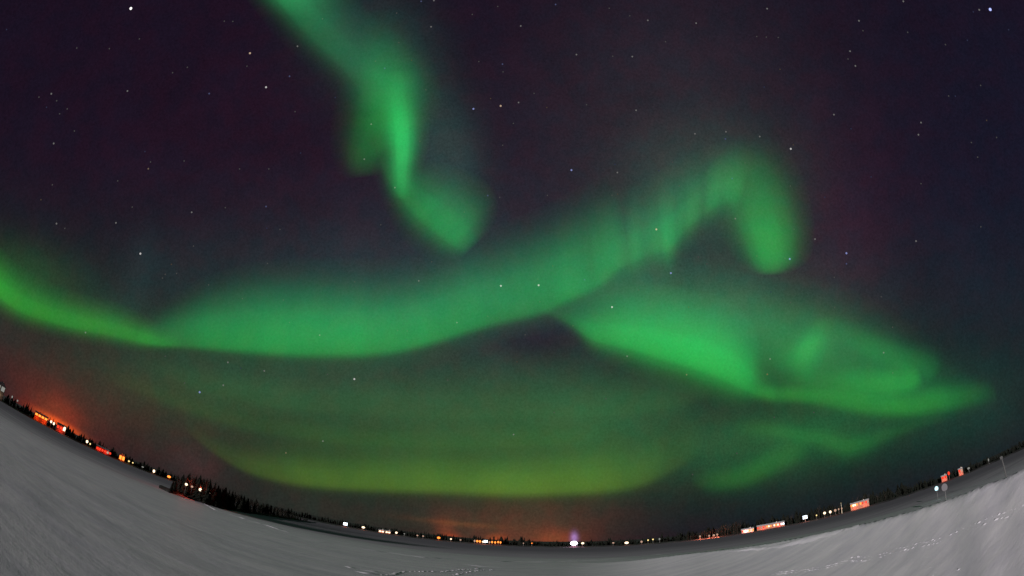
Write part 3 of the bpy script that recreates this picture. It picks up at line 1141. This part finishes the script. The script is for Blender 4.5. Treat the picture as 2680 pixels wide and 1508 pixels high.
# ------------------------------------------------------------------ lamps and buildings of the far shore
GLOW = {
    'w': emission('lamp_white', (1, .74, .50), 2.4), 'bw': emission('lamp_blue_white', (.74, .86, 1), 5),
    'v': emission('lamp_violet_white', (.92, .80, 1), 12),
    'o': emission('lamp_orange', (1, .24, .035), 2.6), 'r': emission('lamp_red', (1, .05, .02), 1.3),
    'y': emission('lamp_yellow', (1, .74, .30), 1.6), 'g': emission('lamp_pale', (.85, .85, .78), .30),
    'd': emission('lamp_dim', (1, .62, .45), .55), 'c': emission('lamp_cyan', (.60, .92, 1), 1.6),
}
TINT = {'w': (1, .17, .05), 'bw': (1, .24, .12), 'v': (1, .25, .45), 'o': (1, .11, .02), 'r': (1, .05, .03), 'y': (1, .5, .15), 'g': (1, .7, .5), 'd': (1, .2, .10), 'c': (.6, .9, 1)}
STEEL = vary(principled('pole_steel', (.12, .12, .12), .5, .4), 3.0, (.06, .06, .06), (.15, .15, .15))
DARKMETAL = vary(principled('lamp_housing', (.06, .06, .06), .5, .4), 3.0, (.03, .03, .03), (.08, .08, .08))
WOODWALL = vary(principled('wall_boards', (.30, .12, .08), .8, .1), 1.5, (.22, .09, .06), (.36, .17, .11))
PALEWALL = vary(principled('wall_plaster', (.55, .48, .40), .8, .1), 1.2, (.45, .38, .30), (.62, .55, .46))
ROOF = vary(principled('roof_snow', (.5, .5, .52), .8, .1), 1.0, (.35, .35, .37), (.6, .6, .62))
DOOR = principled('door_paint', (.10, .06, .04), .6, .2)


def shore_spot(px, py, dr=0.0):
    d = ray(px, py)
    a = math.atan2(d.x, d.y)
    r = 299.5 + dr
    zl = CAMZ + r * d.z / math.hypot(d.x, d.y)
    return a, r, Vector((r * math.sin(a), r * math.cos(a), shore_z(r, a))), zl


def glow_light(parent, loc, tint, watts, rad=.4):
    ld = bpy.data.lights.new('lamp_glow', 'POINT')
    ld.energy = watts
    ld.color = tint
    ld.shadow_soft_size = rad
    o = bpy.data.objects.new('lamp_glow', ld)
    COL.objects.link(o)
    o.parent = parent
    o.location = loc


def street_lamp(px, py, w_px, h_px, col, label, watts=60, dr=0.0, kind='street_lamp', group='lamps along the far shore'):
    a, r, base, zl = shore_spot(px, py, dr)
    k = r / FPX
    zl = max(zl, base.z + 1.6)
    root = empty(kind, base, -a)
    h = zl - base.z
    f = .72 if col in ('w', 'bw', 'y') else .9
    hw, hh = w_px * f * k / 2, h_px * f * k / 2
    MB().tube([(0, .25, -.3), (0, .25, h * .6), (0, .25, h + hh * .6), (0, .05, h + hh * 1.25)], [.11, .08, .06, .05], 7).build('pole', STEEL, root)
    m = MB()
    m.tube([(0, 0, h + hh * .95), (0, 0, h + hh * 1.3)], [hw * .8, hw * .25], 10)
    m.build('lamp_shade', DARKMETAL, root)
    MB().ball((0, -.02, h), (hw, min(hw, .6), hh), 12, 8).build('bulb', GLOW[col], root, True)
    if watts:
        glow_light(root, (0, -1.5, h * .6), TINT[col], watts * 1.6)
    tag(root, label, 'street lamp', group)
    return root


def flood_mast(px, py, w_px, h_px, col, label, watts=150):
    a, r, base, zl = shore_spot(px, py)
    k = r / FPX
    root = empty('floodlight_mast', base, -a)
    h = max(zl - base.z, 2.0)
    hw, hh = w_px * k / 2, h_px * k / 2
    MB().tube([(0, .3, -.3), (0, .3, h + hh)], [.16, .09], 8).build('pole', STEEL, root)
    fr = MB()
    fr.box((0, .12, h), (hw * 2 + .2, .2, hh * 2 + .2))
    fr.build('lamp_frame', DARKMETAL, root)
    nl = max(2, int(round(hw * 2 / .7)))
    for i in range(nl):
        for j in (0, 1):
            x = -hw + (i + .5) * 2 * hw / nl
            z = h - hh + (j + .5) * hh
            MB().ball((x, -.03, z), (hw / nl * .98, .12, hh * .49), 10, 6).build('bulb', GLOW[col], root, True)
    glow_light(root, (0, -1.8, h * .5), TINT[col], watts * 1.5)
    tag(root, label, 'floodlight', 'lamps along the far shore')
    return root


def house(px, py, w_px, h_px, col, label, panes=3, watts=80, wall=None, name='lit_house', depth=5.0, gable=False, glow_h=.55, dr=1.5):
    """low building with a snowy pitched roof and lit windows towards the lake"""
    a, r, base, zl = shore_spot(px, py, dr)
    k = r / FPX
    root = empty(name, base, -a)
    w = w_px * k
    h = h_px * k
    z0 = max(0.0, zl - base.z - h / 2)
    H = z0 + h
    MB().box((0, depth / 2, H / 2 - .2), (w, depth, H + .4)).build('wall', wall or WOODWALL, root)
    rh = h * .38
    ov = .25
    m = MB()
    if gable:
        m.add([(-w / 2 - ov, -ov, H), (w / 2 + ov, -ov, H), (0, -ov, H + rh * 1.6), (-w / 2 - ov, depth + ov, H), (w / 2 + ov, depth + ov, H), (0, depth + ov, H + rh * 1.6)],
              [(0, 1, 2), (3, 5, 4), (0, 2, 5, 3), (1, 4, 5, 2), (0, 3, 4, 1)])
    else:
        m.add([(-w / 2 - ov, -ov, H), (w / 2 + ov, -ov, H), (w / 2 + ov, depth + ov, H), (-w / 2 - ov, depth + ov, H), (-w / 2 - ov, depth / 2, H + rh), (w / 2 + ov, depth / 2, H + rh)],
              [(0, 1, 5, 4), (2, 3, 4, 5), (0, 4, 3), (1, 2, 5), (0, 3, 2, 1)])
    rf = m.build('roof', ROOF, root)
    MB().box((w * .22, depth * .5, H + rh * .9), (.5, .5, .9)).build('chimney', PALEWALL, rf)
    cols = col if isinstance(col, list) else [col] * panes
    n = len(cols)
    for i, c in enumerate(cols):
        if c is None: continue
        x = -w / 2 + (i + .5) * w / n
        ww, wh = w / n * .74, h * glow_h
        fr = MB().box((x, -.03, z0 + h * .52), (ww + .14, .06, wh + .14)).build('window', DARKMETAL, root)
        MB().box((x, -.075, z0 + h * .52), (ww, .03, wh)).build('pane', GLOW[c], fr)
    if watts:
        cc = next(c for c in cols if c)
        for s in ((0,) if w < 7 else (-.28, .28)):
            glow_light(root, (w * s, -1.6, H * .25 + .3), TINT[cc], watts * 2.0)
    tag(root, label, 'building', 'lit buildings on the far shore')
    return root


# left shore, from the left edge of the view inwards
house(2, 1016, 24, 14, ['g', 'g'], 'pale gabled house at the far left end of the shore', watts=20, wall=PALEWALL, gable=True, glow_h=.7)
street_lamp(32, 1039, 4, 6, 'g', 'tiny pale lamp right of the pale gabled house', 8)
street_lamp(46, 1049, 4, 5, 'g', 'tiny pale lamp, second one right of the pale gabled house', 8)
house(108, 1091, 34, 8, ['o', 'o', 'o', 'o'], 'long low house with orange windows under the strongest orange glow', watts=160)
street_lamp(134, 1104, 7, 8, 'w', 'white lamp between the orange windowed house and the red lit shed', 60)
street_lamp(141, 1109, 6, 9, 'w', 'second white lamp close to the left of the red lit shed', 40)
house(160, 1121, 24, 11, ['r', 'r', 'w'], 'red lit shed with one white window below the orange glow', watts=150)
street_lamp(169, 1122, 8, 11, 'w', 'white lamp standing at the right corner of the red lit shed', 60)
street_lamp(228, 1156, 8, 9, 'w', 'white lamp with bare dark shore left of the red house row', 60)
street_lamp(236, 1162, 5, 5, 'y', 'small yellow lamp just left of the red house row', 25)
house(268, 1180, 34, 9, ['r', 'r', 'r', 'r', 'd'], 'long red glowing house row on the left shore', watts=160)
street_lamp(287, 1191, 6, 6, 'r', 'red lamp at the right end of the red house row', 40)
house(319, 1199, 15, 11, ['o', 'o'], 'small orange lit gabled cabin on the left shore', watts=120, gable=True, glow_h=.8)
street_lamp(337, 1209, 6, 5, 'y', 'yellow lamp just right of the orange gabled cabin', 30)
street_lamp(347, 1214, 5, 4, 'y', 'dim yellow lamp, second right of the orange gabled cabin', 15)
street_lamp(373, 1225, 6, 3, 'g', 'faint pale lamp on the dark shore left of the pink white lamp', 6)
street_lamp(402, 1237, 8, 10, 'w', 'pink white lamp standing alone left of the headland', 70)
street_lamp(441, 1254, 10, 6, 'o', 'orange red lamp where the headland begins', 70)
# lamps seen through the headland's trees
for px, py, w, h, c, lab in ((482, 1266, 7, 6, 'w', 'white lamp shining between trees, leftmost of three on the headland'),
                             (497, 1272, 6, 5, 'd', 'dim lamp between two white ones in the headland trees'),
                             (519, 1280, 8, 7, 'w', 'white lamp shining between trees, rightmost of three on the headland'),
                             (543, 1288, 4, 3, 'd', 'faint dim lamp deep in the dark trees of the headland')):
    p = on_level(px, lerp_table(HB, px), .1)
    a = math.atan2(p.x, p.y)
    r = math.hypot(p.x, p.y) - .15
    d = ray(px, py)
    zl = CAMZ + r * d.z / math.hypot(d.x, d.y)
    k = r / FPX
    root = empty('street_lamp', (r * math.sin(a), r * math.cos(a), 0), -a)
    hw, hh = w * k / 2, h * k / 2
    MB().tube([(0, .1, -.2), (0, .1, zl + hh), (0, .02, zl + hh * 1.3)], [.05, .035, .03], 6).build('pole', STEEL, root)
    MB().tube([(0, 0, zl + hh * .95), (0, 0, zl + hh * 1.3)], [hw * .8, hw * .25], 10).build('lamp_shade', DARKMETAL, root)
    MB().ball((0, -.02, zl), (hw, hw * .8, hh), 10, 7).build('bulb', GLOW[c], root, True)
    glow_light(root, (0, .9, zl + .5), (1, .10, .05), 420 if c == 'w' else 140, .2)
    tag(root, lab, 'street lamp', 'lamps along the far shore')
# centre
flood_mast(903, 1379, 10, 7, 'bw', 'bright blue white floodlight, leftmost lamp right of the headland', 160)
street_lamp(950, 1388, 11, 7, 'w', 'white lamp between the leftmost floodlight and the pair of cabins', 80)
house(998, 1394, 14, 6, ['w', 'w'], 'left cabin of a close pair with white lit windows', watts=70, depth=4)
house(1015, 1397, 13, 6, ['w', 'w'], 'right cabin of a close pair with white lit windows', watts=70, depth=4)
street_lamp(1037, 1398, 8, 7, 'w', 'white lamp just right of the pair of cabins', 60)
street_lamp(1058, 1401, 4, 3, 'g', 'faint pale lamp on the dark shore right of the cabin pair', 5)
street_lamp(1092, 1406, 5, 4, 'd', 'left one of two dim pink lamps under the streak of cloud', 8)
street_lamp(1107, 1408, 5, 4, 'd', 'right one of two dim pink lamps under the streak of cloud', 8)
street_lamp(1148, 1410, 9, 6, 'o', 'orange lamp at the left foot of the orange sky glow', 90)
street_lamp(1180, 1414, 6, 5, 'w', 'small white lamp at the right foot of the left orange glow', 50)
street_lamp(1205, 1416, 5, 4, 'd', 'dim lamp between the left orange glow and the lamp row', 8)
for i, (px, w, c) in enumerate(((1242, 5, 'd'), (1249, 6, 'o'), (1256, 6, 'o'), (1264, 6, 'w'), (1281, 5, 'd'), (1288, 5, 'o'), (1296, 5, 'o'), (1304, 5, 'o'), (1310, 4, 'o'))):
    lb = {1242: 'dim lamp at the left end of the long orange lamp row', 1264: 'white lamp left beside the bright floodlight in the orange row', 1281: 'dim lamp right beside the bright floodlight in the orange row'}.get(
        px, 'small orange lamp in the long row on the middle shore, ' + ('left' if px < 1270 else 'right') + ' of its floodlight')
    street_lamp(px, 1420 - (i % 2), w, 6, c, lb, 45)
flood_mast(1271, 1418, 9, 6, 'bw', 'blue white floodlight in the middle of the orange lamp row', 120)
for px, c in ((1370, 'd'), (1392, 'o')):
    street_lamp(px, 1422, 3, 3, c, 'tiny ' + ('dim' if c == 'd' else 'orange') + ' lamp right of the orange lamp row in the dark wood', 8)
street_lamp(1502, 1422, 19, 12, 'v', 'brightest violet white lamp near the middle of the shore', 700)
street_lamp(1525, 1422, 10, 7, 'w', 'smaller white lamp right beside the brightest violet lamp', 90)
street_lamp(1605, 1421, 6, 4, 'd', 'dim pink lamp between the violet lamp and a white lamp', 12)
street_lamp(1640, 1421, 14, 8, 'w', 'broad white lamp alone right of the violet lamp', 110)
street_lamp(1679, 1418, 6, 6, 'd', 'slanting dim red lamp left of three small white lamps', 25)
for px, py, lb in ((1696, 1414, 'left'), (1709, 1412, 'middle'), (1726, 1411, 'right')):
    street_lamp(px, py, 5, 5, 'g' if lb == 'right' else 'y', lb + ' one of three small pale lamps left of the red lit birches', 8)
# right
for px, py, w, c, lb in ((1832, 1404, 5, 'd', 'dim lamp leftmost under the red lit birches'), (1856, 1403, 5, 'd', 'dim lamp second from left under the red lit birches'), (1868, 1401, 7, 'd', 'broad dim lamp in the middle under the red lit birches'), (1877, 1399, 5, 'd', 'dim lamp rightmost under the red lit birches')):
    street_lamp(px, py, w, 5, c, lb, 1500, dr=-1.5)
house(1957, 1391, 30, 8, ['r', 'w', 'bw', 'w', 'o', None, 'o'], 'floodlit white hall, left of the long orange building', watts=150, wall=PALEWALL, glow_h=.62)
house(2017, 1377, 68, 8, ['r', None, 'd', 'r', None, 'o', 'w', 'o', None, 'w', 'o', 'w', None, 'bw', 'bw'], 'longest building, windows orange at one end and white at the other', watts=150, glow_h=.5)
flood_mast(2107, 1354, 11, 8, 'bw', 'large blue white floodlight right of the longest building', 320)
street_lamp(2137, 1349, 4, 5, 'y', 'small yellow lamp right of the large floodlight', 25)
for px, py, w, h, c, lb in ((2158, 1343, 9, 8, 'w', 'left'), (2173, 1340, 8, 9, 'w', 'middle'), (2186, 1336, 7, 7, 'd', 'right')):
    street_lamp(px, py, w, h, c, lb + ' of three round lamps between the large floodlight and the last bright building', 70)
for px, py in ((2195, 1333), (2203, 1331)):
    street_lamp(px, py, 4, 5, 'd', 'tiny dim lamp beside the thin pale mast', 12)
a, r, base, zl = shore_spot(2202, 1326)
root = empty('flag_mast', base, -a)
MB().tube([(0, 0, -.2), (0, 0, 3), (0, 0, zl - base.z + 2.2)], [.16, .12, .07], 7).build('pole', principled('mast_paint', (.7, .68, .5), .5, .3), root)
MB().ball((0, 0, zl - base.z + 2.3), (.16, .16, .16), 8, 6).build('finial', principled('mast_cap', (.7, .6, .3), .4, .4), root, True)
tag(root, 'thin pale flag mast left of the last bright building', 'mast')
house(2250, 1319, 46, 8, ['o', 'w', 'w', 'o', None, 'o', 'r', None, 'r', 'd'], 'last bright building on the right, white windows fading to red', watts=150, glow_h=.62)
house(2471, 1250, 14, 7, ['r', 'r'], 'small red glowing hut above the round pale lamp', watts=110, glow_h=.8)
street_lamp(2483, 1239, 6, 9, 'r', 'red lamp at the upper right of the small red hut', 45)
house(2514, 1232, 11, 7, ['r', 'd'], 'second small red hut, further right along the shore', watts=90, glow_h=.8)
street_lamp(2535, 1226, 7, 5, 'g', 'grey pale lamp right of the second red hut', 8)
street_lamp(2587, 1204, 3, 7, 'g', 'thin pale lamp on the dark shore near the right edge', 6)


# near lamps by the snow bank on the right
def globe_lamp(px, py, dist, w_px, col, label, lean=0.0, base_z=None):
    d = ray(px, py)
    p = Vector((0, 0, CAMZ)) + d * (dist / math.hypot(d.x, d.y))
    gz = ground(p.x, p.y) if dist < 90 else -.06
    root = empty('globe_lamp', (p.x, p.y, gz), -math.atan2(p.x, p.y))
    k = dist / FPX
    h = p.z - gz
    MB().tube([(0, 0, -.2), (0, 0, h - w_px * k * .4)], [.04, .03], 7).build('pole', STEEL, root)
    MB().ball((0, 0, h), (w_px * k / 2, w_px * k / 2, w_px * k * .6), 14, 10).build('globe', col, root, True)
    MB().tube([(0, 0, h - w_px * k * .62), (0, 0, h - w_px * k * .45)], [w_px * k * .2, w_px * k * .32], 10).build('collar', DARKMETAL, root)
    tag(root, label, 'lamp', 'globe lamps behind the snow bank')


MILK = emission('globe_pale', (.62, .56, .60), .30)
globe_lamp(2472, 1276, 60, 15, MILK, 'round pale globe lamp rising behind the bright snow bank')
globe_lamp(2451, 1279, 90, 9, GLOW['c'], 'small cyan white lamp left of the round pale globe')
PALE = principled('marker_paint', (.06, .06, .06), .7, .2)
d = ray(2625, 1197)
p = Vector((0, 0, CAMZ)) + d * (70 / math.hypot(d.x, d.y))
root = empty('marker_post', (p.x, p.y, -.06), -math.atan2(p.x, p.y))
MB().tube([(0, 0, -.2), (-.1, 0, p.z * .6), (-.25, 0, p.z + .3)], [.12, .11, .08], 8).build('post', PALE, root)
MB().box((-.25, 0, p.z + .1), (.4, .1, .35)).build('board', PALE, root)
tag(root, 'leaning pale marker post beyond the snow bank at the right edge', 'post')
